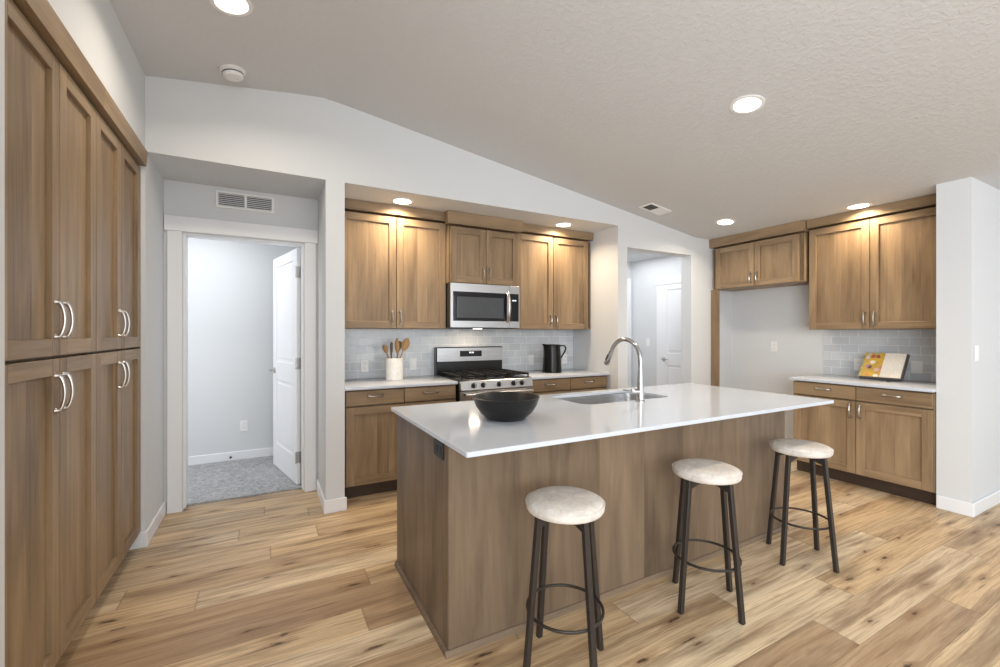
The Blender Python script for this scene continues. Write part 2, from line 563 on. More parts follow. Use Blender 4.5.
# left wall with the pantry recess
struct('wall_left', MB().box(LX - 0.12, LX, -4.6, 1.800, 0, LEFT_Z - 0.001), WALL, 'white left wall on the camera side of the pantry cabinets', 'wall')
struct('wall_left', MB().box(LX - 0.12, LX, 1.800, 3.457, 2.488, LEFT_Z - 0.001), WALL, 'white wall above the tall pantry cabinets', 'wall')
struct('wall_left', MB().box(LX - 0.12, LX, 3.457, 4.14, 0, LEFT_Z - 0.001), WALL, 'white side wall of the door nook', 'wall')
# bedroom seen through the doorway
struct('wall_bedroom', MB().box(-1.6, 0.60, 5.33, 5.43, 0, FLAT), WALL, 'white bedroom wall seen through the open doorway', 'wall')
struct('wall_bedroom_right', MB().box(NOOK_X1 + 0.02, 0.52, 4.352, 5.33, 0, FLAT), WALL, 'white bedroom side wall behind the open door', 'wall')
struct('wall_bedroom_left', MB().box(-1.7, -1.6, 4.14, 5.43, 0, FLAT), WALL, 'white bedroom wall left of the doorway', 'wall')
struct('wall_bedroom_near', MB().box(-1.6, LX - 0.121, 4.02, 4.14, 0, FLAT), WALL, 'bedroom wall beside the doorway', 'wall')
struct('ceiling_bedroom', MB().box(-1.7, 0.52, 4.1405, 5.43, FLAT, FLAT + 0.1), CEIL, 'bedroom ceiling', 'ceiling')
struct('floor_carpet', MB().box(-1.6, 0.40, 4.105, 5.33, 0.0, 0.014), CARPET, 'grey carpet in the bedroom beyond the doorway', 'carpet')
# right side
struct('wall_right', MB().box(RX, RX + 0.12, CC_Y1, 5.26, 0, FLAT), WALL, 'white right wall behind the fridge space', 'wall')
struct('wall_stub', MB().box(CC_X, 8.0, CC_Y0, CC_Y1, 0, FLAT), WALL, 'white wall end at the right edge of the kitchen', 'wall')
struct('wall_hall_end', MB().box(OP_X0, RX, 5.16, 5.26, 0, FLAT), WALL, 'white end wall of the hall', 'wall')
struct('ceiling_hall', MB().box(OP_X0, RX, FY + TW, 5.16, FLAT, FLAT + 0.1), CEIL, 'hall ceiling', 'ceiling')
# living room behind the camera
m = MB().prism([(LX - 0.12, 0), (8.0, 0), (8.0, FLAT)] + [(SLOPE_END, FLAT), (RIDGE_X, RIDGE_Z), (LX - 0.12, LEFT_Z - SLL * 0.12)], -4.6, -4.5, 'y')
struct('wall_rear', m, WALL, 'white rear wall of the living room', 'wall')
struct('wall_side', MB().box(8.0, 8.1, -4.6, CC_Y1, 0, FLAT), WALL, 'white side wall of the living room', 'wall')


def window(name, label, loc, rotz, w, h):
    """white frame on the solid wall round a lamp, no opening; local x along the wall, -y into the room"""
    m = MB()
    f = 0.07
    for x0, x1, z0, z1 in ((-w / 2 - f, w / 2 + f, h / 2, h / 2 + f), (-w / 2 - f, w / 2 + f, -h / 2 - f, -h / 2), (-w / 2 - f, -w / 2, -h / 2, h / 2), (w / 2, w / 2 + f, -h / 2, h / 2)):
        m.box(x0, x1, -0.03, 0.0, z0, z1)
    o = m.build(name, TRIM, loc=loc, rot=(0, 0, rotz))
    tag(o, label, 'window', kind='structure')


window('window_1', 'wide window in the rear wall of the living room', (2.2, -4.498, 1.45), R(180), 5.4, 2.0)
window('left_fill_frame', 'added frame round the fill lamp on the left living room wall', (LX + 0.001, -2.2, 1.5), R(90), 3.2, 2.0)  # frame made up to go with the added left lamp
window('window_3', 'wide window in the side wall of the living room', (7.999, -1.5, 1.3), R(-90), 4.0, 2.2)


def baseboard(name, x0, x1, y0, y1, label):
    h = 0.10
    struct(name, MB().box(x0, x1, y0, y1, 0, h), TRIM, label, 'baseboard', bevel=0.004)


B = 0.014
baseboard('baseboard_pillar', NOOK_X1 - B, ALC_X0 + B, FY - B, FY, 'white baseboard across the pillar front')
baseboard('baseboard_pillar.001', NOOK_X1 - B, NOOK_X1, FY, 4.0, 'white baseboard on the pillar side in the nook')
baseboard('baseboard_nook', LX, LX + B, FY, 4.0, 'white baseboard on the left side of the nook')
baseboard('baseboard_nook.001', -0.80, LX + B, FY - 0.014, FY + 0.0, 'white baseboard return at the pantry end')
baseboard('baseboard_stub', CC_X - B, CC_X, CC_Y0 - B, CC_Y1 - 0.002, 'white baseboard on the wall end face')
baseboard('baseboard_stub.001', CC_X, 8.0, CC_Y0 - B, CC_Y0, 'white baseboard along the right wall')
baseboard('baseboard_bedroom', -1.6, NOOK_X1 + 0.02, 5.33 - B, 5.33, 'white baseboard in the bedroom')
baseboard('baseboard_fridge', RX - B, RX, 2.42, FY, 'white baseboard in the fridge space')
baseboard('baseboard_hall', OP_X1, 4.80, FY - B, FY, 'white baseboard right of the hall opening')
baseboard('baseboard_alcove', ALC_X1, OP_X0, FY - B, FY, 'white baseboard left of the hall opening')

# door casings
struct('trim_1', MB().box(-0.655, DX0 - 0.005, 4.0, 4.02, 0, DZ + 0.004), TRIM, 'white casing left of the bedroom doorway', 'trim', 0.003)
struct('trim_2', MB().box(DX1 + 0.005, 0.370, 4.0, 4.02, 0, DZ + 0.004), TRIM, 'white casing right of the bedroom doorway', 'trim', 0.003)
struct('trim_3', MB().box(LX + 0.004, NOOK_X1 - 0.001, 3.992, 4.02, DZ + 0.004, DZ + 0.118), TRIM, 'white head casing over the bedroom doorway', 'trim', 0.003)
m = MB().box(DX0, DX0 + 0.016, 4.022, 4.138, 0.016, DZ - 0.016).box(DX1 - 0.012, DX1, 4.022, 4.138, 0.016, DZ - 0.016).box(DX0, DX1, 4.022, 4.138, DZ - 0.016, DZ)
struct('trim_4', m, TRIM, 'white jamb lining the bedroom doorway', 'trim', 0.002)
H0, H1 = 3.735, 4.545                    # hall door along y
m = MB().box(RX - 0.02, RX, H1, H1 + 0.095, 0, 2.06).box(RX - 0.02, RX, H0 - 0.095, H0, 0, 2.06).box(RX - 0.028, RX, H0 - 0.11, H1 + 0.11, 2.06, 2.165)
struct('trim_5', m, TRIM, 'white casing round the closed hall door', 'trim', 0.003)
m = MB().box(OP_X0 + 0.55, RX - 0.03, 5.14, 5.16, 2.12, 2.22).box(RX - 0.115, RX - 0.03, 5.14, 5.16, 0, 2.12)
struct('trim_6', m, TRIM, 'white casing on the end wall of the hall', 'trim', 0.003)


def panel_door(name, w, h, loc, rotz, label, side):
    """two-panel moulded door; local x from hinge, y thickness 0..0.035; lever near the free edge"""
    o = thing(name, label, 'door', loc, rotz)
    o['kind'] = 'structure'
    st, zs = 0.115, ((0.0, 0.24), (0.87, 1.05), (1.97, h))
    m = MB().box(st - 0.01, w - st + 0.01, 0.009, 0.026, 0.1, h - 0.06)
    m.box(0, st, 0, 0.035, 0, h).box(w - st, w, 0, 0.035, 0, h)
    for a, b in zs:
        m.box(st, w - st, 0, 0.035, a, b)
    for a, b in ((0.24, 0.87), (1.05, 1.97)):
        for y0, y1 in ((0.0045, 0.012), (0.023, 0.0305)):
            i, k = 0.035, 0.02
            for s_ in (0,):
                m.hexa([(st + i, y0 if y0 < .01 else y1, a + i), (w - st - i, y0 if y0 < .01 else y1, a + i), (w - st - i + k, 0.0175, a + i - k), (st + i - k, 0.0175, a + i - k)],
                       [(st + i, y0 if y0 < .01 else y1, b - i), (w - st - i, y0 if y0 < .01 else y1, b - i), (w - st - i + k, 0.0175, b - i + k), (st + i - k, 0.0175, b - i + k)])
    m.build('door_leaf', TRIM, o, bevel=0.004)
    for ys, sg in ((0.0, -1), (0.035, 1)):
        k = MB()
        cx, cz = w - 0.065, 0.955
        k.tube([(cx, ys, cz), (cx, ys + sg * 0.008, cz)], 0.028, 20)
        k.tube([(cx, ys + sg * 0.006, cz), (cx, ys + sg * 0.045, cz)], 0.010, 12)
        k.tube([(cx + 0.006, ys + sg * 0.045, cz), (cx - 0.04, ys + sg * 0.047, cz), (cx - 0.105, ys + sg * 0.045, cz)], [0.009, 0.008, 0.007], 12)
        tag(k.build('door_handle', NICKEL, o), 'satin nickel lever')
    for z in (0.24, 1.06, 1.86):
        k = MB().box(-0.004, 0.0, 0.002, 0.033, z - 0.05, z + 0.05)
        k.tube([(-0.006, side, z - 0.05), (-0.006, side, z + 0.05)], 0.0065, 10)
        tag(k.build('hinge', NICKEL, o), 'satin nickel hinge')
    return o


panel_door('door_1', 0.80, 2.07, (0.262, 4.178, 0.018), R(102.5), 'white two-panel bedroom door standing open', 0.041)
panel_door('door_2', 0.80, 2.045, (RX - 0.012, H0 + 0.005, 0.004), R(90), 'white two-panel hall door, closed', 0.041)

# ------------------------------------------------------------------ small wall fittings


def plate(name, label, cat, loc, rotz, kind='outlet', dark=False, group=None, w=0.072, h=0.118):
    """faces local -y"""
    o = thing(name, label, cat, loc, rotz, group)
    pm = DARKPLASTIC if dark else WHITEPLASTIC
    MB().box(-w / 2, w / 2, -0.006, 0, -h / 2, h / 2).build('cover_plate', pm, o, bevel=0.0025)
    if kind == 'outlet':
        for dz in (-0.021, 0.021):
            s_ = MB().box(-0.017, 0.017, -0.008, -0.005, dz - 0.015, dz + 0.015).build('receptacle', pm, o, bevel=0.002)
            MB().box(-0.0085, -0.0065, -0.0086, -0.0075, dz - 0.003, dz + 0.006).box(0.0065, 0.0085, -0.0086, -0.0075, dz - 0.003, dz + 0.006).build('slot', SLOT, s_)
    elif kind == 'switch':
        MB().box(-0.017, 0.017, -0.008, -0.005, -0.034, 0.034).build('rocker_frame', pm, o, bevel=0.001)
        MB().hexa([(-0.015, -0.011, -0.031), (0.015, -0.011, -0.031), (0.015, -0.006, -0.031), (-0.015, -0.006, -0.031)],
                  [(-0.015, -0.008, 0.031), (0.015, -0.008, 0.031), (0.015, -0.006, 0.031), (-0.015, -0.006, 0.031)]).build('rocker', pm, o)
    return o


AY = ALC_Y - 0.0105
plate('wall_outlet', 'white outlet on grey tile left of the utensil crock', 'outlet', (0.815, AY, 1.034), 0)
plate('wall_switch', 'white rocker switch on grey tile right of the utensil crock', 'light switch', (1.282, AY, 1.035), 0, 'switch')
plate('wall_outlet', 'white outlet on grey tile between the range and the black pitcher', 'outlet', (2.676, AY, 1.034), 0)
plate('wall_outlet', 'white outlet on grey tile half hidden behind the black pitcher', 'outlet', (3.152, AY, 1.036), 0)
plate('wall_outlet', 'white outlet behind the upper left corner of the open cookbook', 'outlet', (RX - 0.0105, 2.105, 1.030), R(-90))
plate('wall_switch', 'white rocker switch on grey tile right of the open cookbook', 'light switch', (RX - 0.0105, 1.665, 1.036), R(-90), 'switch', w=0.085)
plate('wall_outlet', 'white outlet low on the bare wall of the fridge space', 'outlet', (RX, 2.925, 1.188), R(-90))
plate('wall_outlet', 'white outlet on the bedroom wall above its baseboard', 'outlet', (-0.215, 5.33, 0.362), 0)
plate('wall_switch', 'white rocker switch on the white wall face at the right edge of the room', 'light switch', (4.635, CC_Y0, 1.195), 0, 'switch')
plate('wall_switch', 'white rocker switch on the hall wall beside the closed door', 'light switch', (RX, 4.82, 1.20), R(-90), 'switch')

o = thing('door_stop', 'small dark door stop on the bedroom baseboard', 'door stop', (-0.33, 5.33 - B, 0.06))
MB().tube([(0, 0, 0), (0, -0.055, 0)], 0.006, 10).build('stem', NICKEL, o)
MB().tube([(0, -0.055, 0), (0, -0.07, 0)], 0.011, 12).build('rubber_tip', DARKPLASTIC, o)

o = thing('return_air_grille', 'white double return air grille above the bedroom doorway', 'vent', (-0.15, 4.02, 2.392))
w2, h2 = 0.203, 0.066
m = MB()
for a, b, c, d in ((-w2, w2, h2 - 0.016, h2), (-w2, w2, -h2, -h2 + 0.016), (-w2, -w2 + 0.02, -h2 + 0.016, h2 - 0.016), (w2 - 0.02, w2, -h2 + 0.016, h2 - 0.016), (-0.009, 0.009, -h2 + 0.016, h2 - 0.016)):
    m.box(a, b, -0.012, 0.0, c, d)
m.build('frame', WHITEPLASTIC, o, bevel=0.002)
MB().box(-w2 + 0.01, w2 - 0.01, -0.0015, -0.0005, -h2 + 0.01, h2 - 0.01).build('duct_opening', GREYSLOT, o)
for xa, xb in ((-w2 + 0.02, -0.009), (0.009, w2 - 0.02)):
    m = MB()
    for k in range(7):
        z = -h2 + 0.022 + k * 0.0148
        m.hexa([(xa, -0.011, z - 0.006), (xb, -0.011, z - 0.006), (xb, -0.003, z + 0.001), (xa, -0.003, z + 0.001)],
               [(xa, -0.011, z - 0.004), (xb, -0.011, z - 0.004), (xb, -0.003, z + 0.003), (xa, -0.003, z + 0.003)])
    m.build('louver_bank', WHITEPLASTIC, o)

TILT_R = (0, math.atan(SL), 0)           # ceiling right of the ridge falls towards +x
TILT_L = (0, -math.atan(SLL), 0)
o = thing('ceiling_register', 'white ceiling air register with a dark half above the hall opening', 'vent', (3.545, 3.19, ceil_z(3.545)), rot=TILT_R)
m = MB()
a, b = 0.15, 0.085
for x0, x1, y0, y1 in ((-a, a, -b, -b + 0.02), (-a, a, b - 0.02, b), (-a, -a + 0.022, -b + 0.02, b - 0.02), (a - 0.022, a, -b + 0.02, b - 0.02), (-0.006, 0.006, -b + 0.02, b - 0.02)):
    m.box(x0, x1, y0, y1, -0.010, 0)
m.build('frame', WHITEPLASTIC, o, bevel=0.002)
MB().box(-a + 0.015, a - 0.015, -b + 0.012, b - 0.012, -0.002, -0.001).build('duct_opening', SLOT, o)
for sgn, xr in ((1, (-a + 0.022, -0.006)), (-1, (0.006, a - 0.022))):
    m = MB()
    for k in range(9):
        x = xr[0] + 0.008 + k * (xr[1] - xr[0] - 0.016) / 8
        d = 0.006 * sgn
        m.hexa([(x - d, -b + 0.02, -0.010), (x - d + 0.0015, -b + 0.02, -0.010), (x - d + 0.0015, b - 0.02, -0.010), (x - d, b - 0.02, -0.010)],
               [(x + d, -b + 0.02, -0.003), (x + d + 0.0015, -b + 0.02, -0.003), (x + d + 0.0015, b - 0.02, -0.003), (x + d, b - 0.02, -0.003)])
    m.build('louver_bank', WHITEPLASTIC, o)

o = thing('smoke_detector', 'round white smoke detector on the ceiling above the door nook', 'smoke detector', (-0.195, 3.255, ceil_z(-0.195)), rot=TILT_L)
MB().lathe([(0, 0), (0.072, 0), (0.072, -0.012), (0.066, -0.016), (0, -0.016)], seg=36).build('base', WHITEPLASTIC, o)
MB().lathe([(0, -0.016), (0.060, -0.017), (0.058, -0.036), (0.050, -0.046), (0.024, -0.049), (0.022, -0.046), (0, -0.046)], seg=36).build('cover', WHITEPLASTIC, o)
MB().lathe([(0.0605, -0.020), (0.0612, -0.022), (0.0612, -0.026), (0.0602, -0.028)], seg=36).build('vent_slot', GREYSLOT, o)


def downlight(label, x, y, z, rot, power, col=WARM, size=0.076):
    o = thing('recessed_light', label, 'ceiling light', (x, y, z), rot=rot, group=None)
    MB().lathe([(size, 0.0), (size + 0.022, 0.0), (size + 0.021, -0.004), (size + 0.002, -0.006), (size - 0.002, -0.003), (size - 0.002, 0.0)], seg=40).build('trim_ring', WHITEPLASTIC, o)
    tag(MB().lathe([(0, -0.0005), (size - 0.002, -0.0005), (size - 0.002, -0.003), (0, -0.0035)], seg=40).build('lens', LENS, o), 'glowing white lens')
    d = bpy.data.lights.new('downlight_lamp', 'AREA')
    d.shape = 'DISK'
    d.size = size * 1.7
    d.energy = power
    d.color = col
    d.spread = R(150)
    l = bpy.data.objects.new('downlight_lamp', d)
    C.objects.link(l)
    l.parent = o
    l.location = (0, 0, -0.008)
    return o


SOFT = (1.0, 0.88, 0.72)
downlight('lit recessed light in the soffit over the cabinets left of the microwave', 1.033, 3.706, FLAT, (0, 0, 0), 10)
downlight('lit recessed light in the soffit over the cabinets right of the microwave', 2.756, 3.706, FLAT, (0, 0, 0), 10)
downlight('lit recessed light in the ceiling near the fridge space cabinet', 4.285, 2.915, ceil_z(4.285), TILT_R, 7, SOFT)
downlight('lit recessed light in front of the cabinet above the cookbook', 4.690, 1.905, FLAT, (0, 0, 0), 9)
downlight('lit recessed light in the sloping ceiling above the island', 2.632, 1.645, ceil_z(2.632), TILT_R, 12, SOFT)
downlight('lit recessed light at the top edge of the photo above the walkway', -0.16, 2.60, ceil_z(-0.16), TILT_L, 10, SOFT)

# ------------------------------------------------------------------ cabinetry


def pull_mesh(L, out, r, vert=True):
    """arched bar pull with two flared feet, bowing towards -y"""
    m = MB()
    n = 14
    pts, rad = [], []
    for i in range(n + 1):
        t = i / n
        a = (t - 0.5) * L
        bow = math.sin(math.pi * t) ** 0.6
        pts.append((0, -0.010 - (out - 0.010) * bow, a) if vert else (a, -0.010 - (out - 0.010) * bow, 0))
        rad.append(r * (1.25 - 0.35 * math.sin(math.pi * t)))
    m.tube(pts, rad, 10, up=(1, 0, 0) if vert else (0, 0, 1))
    for sg in (-1, 1):
        e = sg * L / 2
        q = [(0, 0, e), (0, -0.006, e), (0, -0.014, e)] if vert else [(e, 0, 0), (e, -0.006, 0), (e, -0.014, 0)]
        m.tube(q, [r * 1.9, r * 1.5, r * 1.3], 12)
    return m.mesh('pull', NICKEL)


PULL_LONG = pull_mesh(0.130, 0.026, 0.0056)
PULL_V = pull_mesh(0.105, 0.030, 0.0070)
PULL_H = pull_mesh(0.115, 0.030, 0.0074, False)


def door_mesh(w, h, st=0.062):
    t, rc = 0.024, 0.017
    m = MB()
    m.box(st - 0.006, w - st + 0.006, rc, t - 0.002, st - 0.006, h - st + 0.006, 0)
    m.box(0, st, 0, t, 0, h, 0).box(w - st, w, 0, t, 0, h, 0)
    m.box(st, w - st, 0, t, 0, st, 1).box(st, w - st, 0, t, h - st, h, 1)
    return m.mesh('shaker_door', [WV, WH], bevel=0.0016)


def drawer_mesh(w, h):
    return MB().box(0, w, 0, 0.024, 0, h, 0).mesh('drawer_front', [WH], bevel=0.002)


GAP = 0.0030


def cabinet(label, loc, rotz, w, z0, z1, d, fronts, cat='cabinet', name='kitchen_cabinet', toe=0.0, crown=None, group=None, end_strip=False):
    """local frame: x to the right seen from the front, doors in the plane y=0 and the body behind"""
    o = thing(name, label, cat, loc, rotz, group)
    zb = toe if toe else z0
    top = crown[0] - 0.013 if crown else z1 - 0.010
    rv, fr0 = 0.048, 0.0275
    m = MB().box(0, w, rv, d, zb, top).box(0, w, 0.10, d, top, z1)
    m.box(0, 0.012, fr0, rv, zb, top).box(w - 0.012, w, fr0, rv, zb, top).box(0.012, w - 0.012, fr0, rv, zb, zb + 0.012)
    if end_strip:
        m.box(w - 0.015, w, 0.002, fr0, zb, top)
    m.build('cabinet_body', WV, o)
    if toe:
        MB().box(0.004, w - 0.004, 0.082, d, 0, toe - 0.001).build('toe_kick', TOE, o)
    for f in fronts:
        kind, x0, x1, a, b = f[:5]
        ww, hh = x1 - x0 - 2 * GAP, b - a - 2 * GAP
        if kind == 'door':
            dr = link('door', door_mesh(ww, hh, f[8] if len(f) > 8 else 0.062), o, (x0 + GAP, 0, a + GAP))
            hs, hz, pm = f[5], f[6], f[7]
            hx = 0.031 if hs == 'L' else ww - 0.036
            tag(link('handle', pm, dr, (hx, 0, hz - a - GAP)), 'satin nickel arched pull')
        else:
            dr = link('drawer', drawer_mesh(ww, hh), o, (x0 + GAP, 0, a + GAP))
            tag(link('handle', PULL_H, dr, (ww / 2, 0, hh / 2 + 0.012)), 'satin nickel arched pull')
    if crown:
        zc, zt, out, xl, xr, ret = crown
        def outline(o_, z):               # the face leans out slightly towards its top
            k = o_ / out
            return [(-xl * k, -o_, z), (w + xr * k, -o_, z), (w + xr * k, ret, z), (w - 0.001, ret, z), (w - 0.001, d, z), (0.001, d, z), (0.001, ret, z), (-xl * k, ret, z)]
        vs = outline(out * 0.85, zc) + outline(out, zt - 0.012) + outline(out, zt)
        fs = [list(range(8))[::-1], list(range(16, 24))] + [(b * 8 + i, b * 8 + (i + 1) % 8, b * 8 + 8 + (i + 1) % 8, b * 8 + 8 + i) for b in (0, 1) for i in range(8)]
        m = MB().add(vs, fs)
        m.build('crown_board', WH, o)
    return o


TOPZ = FLAT - 0.002
# pantry, two units, each two tall doors over two tall doors
PY = (1.802, 2.646, 3.455)
PM = (2.248, 3.036)
pl = ('tall brown pantry cabinet nearest the camera with four shaker doors', 'tall brown pantry cabinet next to the door nook with four shaker doors')
for i in range(2):
    w = PY[i + 1] - PY[i]
    mid = PM[i] - PY[i]
    fr = []
    for a, b, hz in ((0.100, 1.252, 1.120), (1.257, 2.380, 1.396)):
        fr.append(('door', 0.0 if i else 0.004, mid, a, b, 'R', hz, PULL_LONG))
        fr.append(('door', mid, w - (0.017 if i else 0.0), a, b, 'L', hz, PULL_LONG))
    cabinet(pl[i], (LX - 0.020, PY[i], 0), R(90), w - 0.0005, 0.105, TOPZ, 0.60, fr, 'pantry cabinet', 'pantry_cabinet', toe=0.105,
            crown=(2.392, TOPZ, 0.032, 0.0, 0.0, 0.0), end_strip=i == 1)

# back wall uppers
UZ0, UZ1 = 1.386, 2.388
UF = 3.872


def two_doors(x0, xm, x1, a, b, hz, pm=PULL_V):
    return [('door', x0, xm, a, b, 'R', hz, pm), ('door', xm, x1, a, b, 'L', hz, pm)]


cabinet('brown upper cabinet left of the microwave with two lit doors', (0.523, UF, 0), 0, 0.979, UZ0, TOPZ, ALC_Y - UF - 0.002, two_doors(0.010, 0.503, 0.977, UZ0, UZ1, 1.485),
        'upper cabinet', 'upper_cabinet', crown=(2.403, TOPZ, 0.028, 0, 0, 0.0))
cabinet('short brown upper cabinet standing forward directly over the microwave', (1.5035, 3.795, 0), 0, 0.7615, 1.822, TOPZ, ALC_Y - 3.795 - 0.002,
        two_doors(0.010, 0.386, 0.752, 1.822, 2.356, 1.925), 'upper cabinet', 'upper_cabinet', crown=(2.371, TOPZ, 0.028, 0.028, 0.028, 0.048))
cabinet('brown upper cabinet right of the microwave beside the alcove end wall', (2.2670, UF, 0), 0, 1.0140, UZ0, TOPZ, ALC_Y - UF - 0.002, two_doors(0.006, 0.477, 0.960, UZ0, UZ1, 1.485),
        'upper cabinet', 'upper_cabinet', crown=(2.403, TOPZ, 0.028, 0, 0, 0.0))

# base cabinets
BZ = 0.888
BF = 3.604
BD = ALC_Y - BF - 0.002


def base_fronts(x0, xm, x1):
    return [('drawer', x0, xm, 0.757, 0.879), ('drawer', xm, x1, 0.757, 0.879),
            ('door', x0, xm, 0.115, 0.750, 'R', 0.655, PULL_V), ('door', xm, x1, 0.115, 0.750, 'L', 0.655, PULL_V)]


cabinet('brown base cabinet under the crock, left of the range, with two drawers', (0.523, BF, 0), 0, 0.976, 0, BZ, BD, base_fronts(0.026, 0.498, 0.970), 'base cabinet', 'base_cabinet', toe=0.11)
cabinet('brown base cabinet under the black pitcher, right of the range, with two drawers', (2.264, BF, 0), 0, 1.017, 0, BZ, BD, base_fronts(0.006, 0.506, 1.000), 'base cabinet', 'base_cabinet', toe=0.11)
RF = 4.512
cabinet('brown base cabinet under the open cookbook with two drawers and two doors', (RF, 2.372, 0), R(-90), 1.022, 0, BZ, RX - RF - 0.002,
        [('drawer', 0.012, 0.520, 0.757, 0.879), ('drawer', 0.520, 1.015, 0.757, 0.879), ('door', 0.012, 0.520, 0.115, 0.750, 'R', 0.665, PULL_V), ('door', 0.520, 1.015, 0.115, 0.750, 'L', 0.665, PULL_V)],
        'base cabinet', 'base_cabinet', toe=0.11)
# right wall uppers
cabinet('brown upper cabinet with two large doors above the open cookbook', (4.835, 2.388, 0), R(-90), 1.040, 1.380, TOPZ, RX - 4.835 - 0.002,
        two_doors(0.006, 0.510, 1.034, 1.380, 2.386, 1.480), 'upper cabinet', 'upper_cabinet', crown=(2.401, TOPZ, 0.028, 0, 0, 0.0))
o = cabinet('short brown cabinet over the empty fridge space with a tall end panel', (4.790, 3.437, 0), R(-90), 1.030, 1.872, TOPZ, RX - 4.790 - 0.002,
            two_doors(0.045, 0.522, 0.985, 1.872, 2.366, 1.970), 'upper cabinet', 'upper_cabinet', crown=(2.382, TOPZ, 0.028, 0.016, 0.015, 0.015))
MB().box(-0.016, 0.086, 0.006, 0.030, 0.0, 1.871).build('end_panel', WV, o, bevel=0.001)


def worktop(label, x0, x1, y0, y1, rot=None, name='countertop', z0=0.889, z1=0.914):
    o = MB().box(x0, x1, y0, y1, z0, z1).build(name, QUARTZ, bevel=0.003, bseg=2)
    return tag(o, label, 'countertop')


worktop('white quartz countertop under the utensil crock', ALC_X0 + 0.002, 1.500, 3.576, ALC_Y - 0.001)
worktop('white quartz countertop under the black pitcher', 2.264, ALC_X1 - 0.002, 3.576, ALC_Y - 0.001)
worktop('white quartz countertop under the open cookbook', 4.485, RX - 0.001, CC_Y1 + 0.002, 2.385)

t1 = MB().box(0, ALC_X1 - ALC_X0 - 0.004, 0, 0.009, 0, UZ0 - 0.916).build('wall_backsplash', TILE, loc=(ALC_X0 + 0.002, ALC_Y - 0.0098, 0.9146))
tag(t1, 'glossy grey subway tile on the wall behind the range', 'backsplash', kind='structure')
t2 = MB().box(0, 1.066, 0, 0.009, 0, 1.378 - 0.916).build('wall_backsplash', TILE, loc=(RX - 0.0098, CC_Y1 + 1.072, 0.9146), rot=(0, 0, R(-90)))
tag(t2, 'grey subway tile on the wall behind the cookbook', 'backsplash', kind='structure')

# ------------------------------------------------------------------ island
IX0, IX1, IY0, IY1 = 0.665, 3.130, 1.690, 2.500
o = thing('kitchen_island', 'long weathered brown kitchen island with plain panelled sides', 'kitchen island', (0, 0, 0))
T = 0.02
MB().box(IX0, IX1, IY0, IY0 + T, 0.0, 0.892).build('front_panel', WI, o, bevel=0.0015)
MB().box(0, IY1 - IY0 - T - 0.001, 0, T, 0.0, 0.892).build('end_panel', WI, o, (IX0, IY1, 0), bevel=0.0015, rot=(0, 0, R(-90)))
MB().box(0, IY1 - IY0 - T - 0.001, 0, T, 0.0, 0.892).build('end_panel', WI, o, (IX1 - T, IY1, 0), bevel=0.0015, rot=(0, 0, R(-90)))
MB().box(IX0 + T, IX1 - T, IY1 - 0.04, IY1 - 0.02, 0.11, 0.892).box(IX0 + T, IX1 - T, IY1 - 0.10, IY1 - 0.08, 0.0, 0.11).build('cabinet_face', WV, o)
for k in range(4):
    wd = (IX1 - IX0 - 2 * T) / 4
    dr = link('door', door_mesh(wd - 0.005, 0.74), o, (IX0 + T + wd * (k + 1) - 0.0025, IY1, 0.125), (0, 0, R(180)))
    link('handle', PULL_V, dr, (0.03 if k % 2 else wd - 0.035, 0, 0.64))
q = 0.016
m = MB()
m.prism([(IY0, 0), (IY0, 0.024), (IY0 - 0.005, 0.024), (IY0 - 0.012, 0.016), (IY0 - q, 0)], IX0 - q, IX1 + q, 'x')
m.build('shoe_moulding', WIH, o)
m = MB().prism([(IX0, 0), (IX0, 0.024), (IX0 - 0.005, 0.024), (IX0 - 0.012, 0.016), (IX0 - q, 0)], IY0, IY1, 'y')
m.build('shoe_moulding', WIH, o)
m = MB().prism([(IX1, 0), (IX1, 0.024), (IX1 + 0.005, 0.024), (IX1 + 0.012, 0.016), (IX1 + q, 0)], IY0, IY1, 'y')
m.build('shoe_moulding', WIH, o)


def rounded_rect(x0, x1, y0, y1, r, n=6):
    pts = []
    for cx, cy, a0 in ((x1 - r, y1 - r, 0), (x0 + r, y1 - r, 90), (x0 + r, y0 + r, 180), (x1 - r, y0 + r, 270)):
        for i in range(n + 1):
            a = R(a0 + 90 * i / n)
            pts.append((cx + r * math.cos(a), cy + r * math.sin(a)))
    return pts


SX0, SX1, SY0, SY1 = 1.680, 2.425, 2.035, 2.430
TX0, TX1, TY0, TY1, TZ0, TZ1 = 0.633, 3.205, 1.430, 2.520, 0.894, 0.914
bm = bmesh.new()
outer = rounded_rect(TX0, TX1, TY0, TY1, 0.008, 3)
inner = rounded_rect(SX0, SX1, SY0, SY1, 0.07, 8)
edges = []
for loop in (outer, inner):
    vv = [bm.verts.new((x, y, TZ1)) for x, y in loop]
    edges += [bm.edges.new((vv[i], vv[(i + 1) % len(vv)])) for i in range(len(vv))]
res = bmesh.ops.triangle_fill(bm, use_beauty=True, use_dissolve=False, edges=edges)
faces = [f for f in bm.faces if not (SX0 + 0.02 < f.calc_center_median().x < SX1 - 0.02 and SY0 + 0.01 < f.calc_center_median().y < SY1 - 0.01 and all(SX0 - 1e-4 <= v.co.x <= SX1 + 1e-4 and SY0 - 1e-4 <= v.co.y <= SY1 + 1e-4 for v in f.verts))]
bad = [f for f in bm.faces if f not in faces]
if bad:
    bmesh.ops.delete(bm, geom=bad, context='FACES_ONLY')
ext = bmesh.ops.extrude_face_region(bm, geom=list(bm.faces))
bmesh.ops.translate(bm, vec=(0, 0, TZ0 - TZ1), verts=[g for g in ext['geom'] if isinstance(g, bmesh.types.BMVert)])
bmesh.ops.recalc_face_normals(bm, faces=bm.faces)
ed = [e for e in bm.edges if len(e.link_faces) == 2 and e.calc_face_angle(0) > R(60) and abs(e.verts[0].co.z - e.verts[1].co.z) < 1e-5]
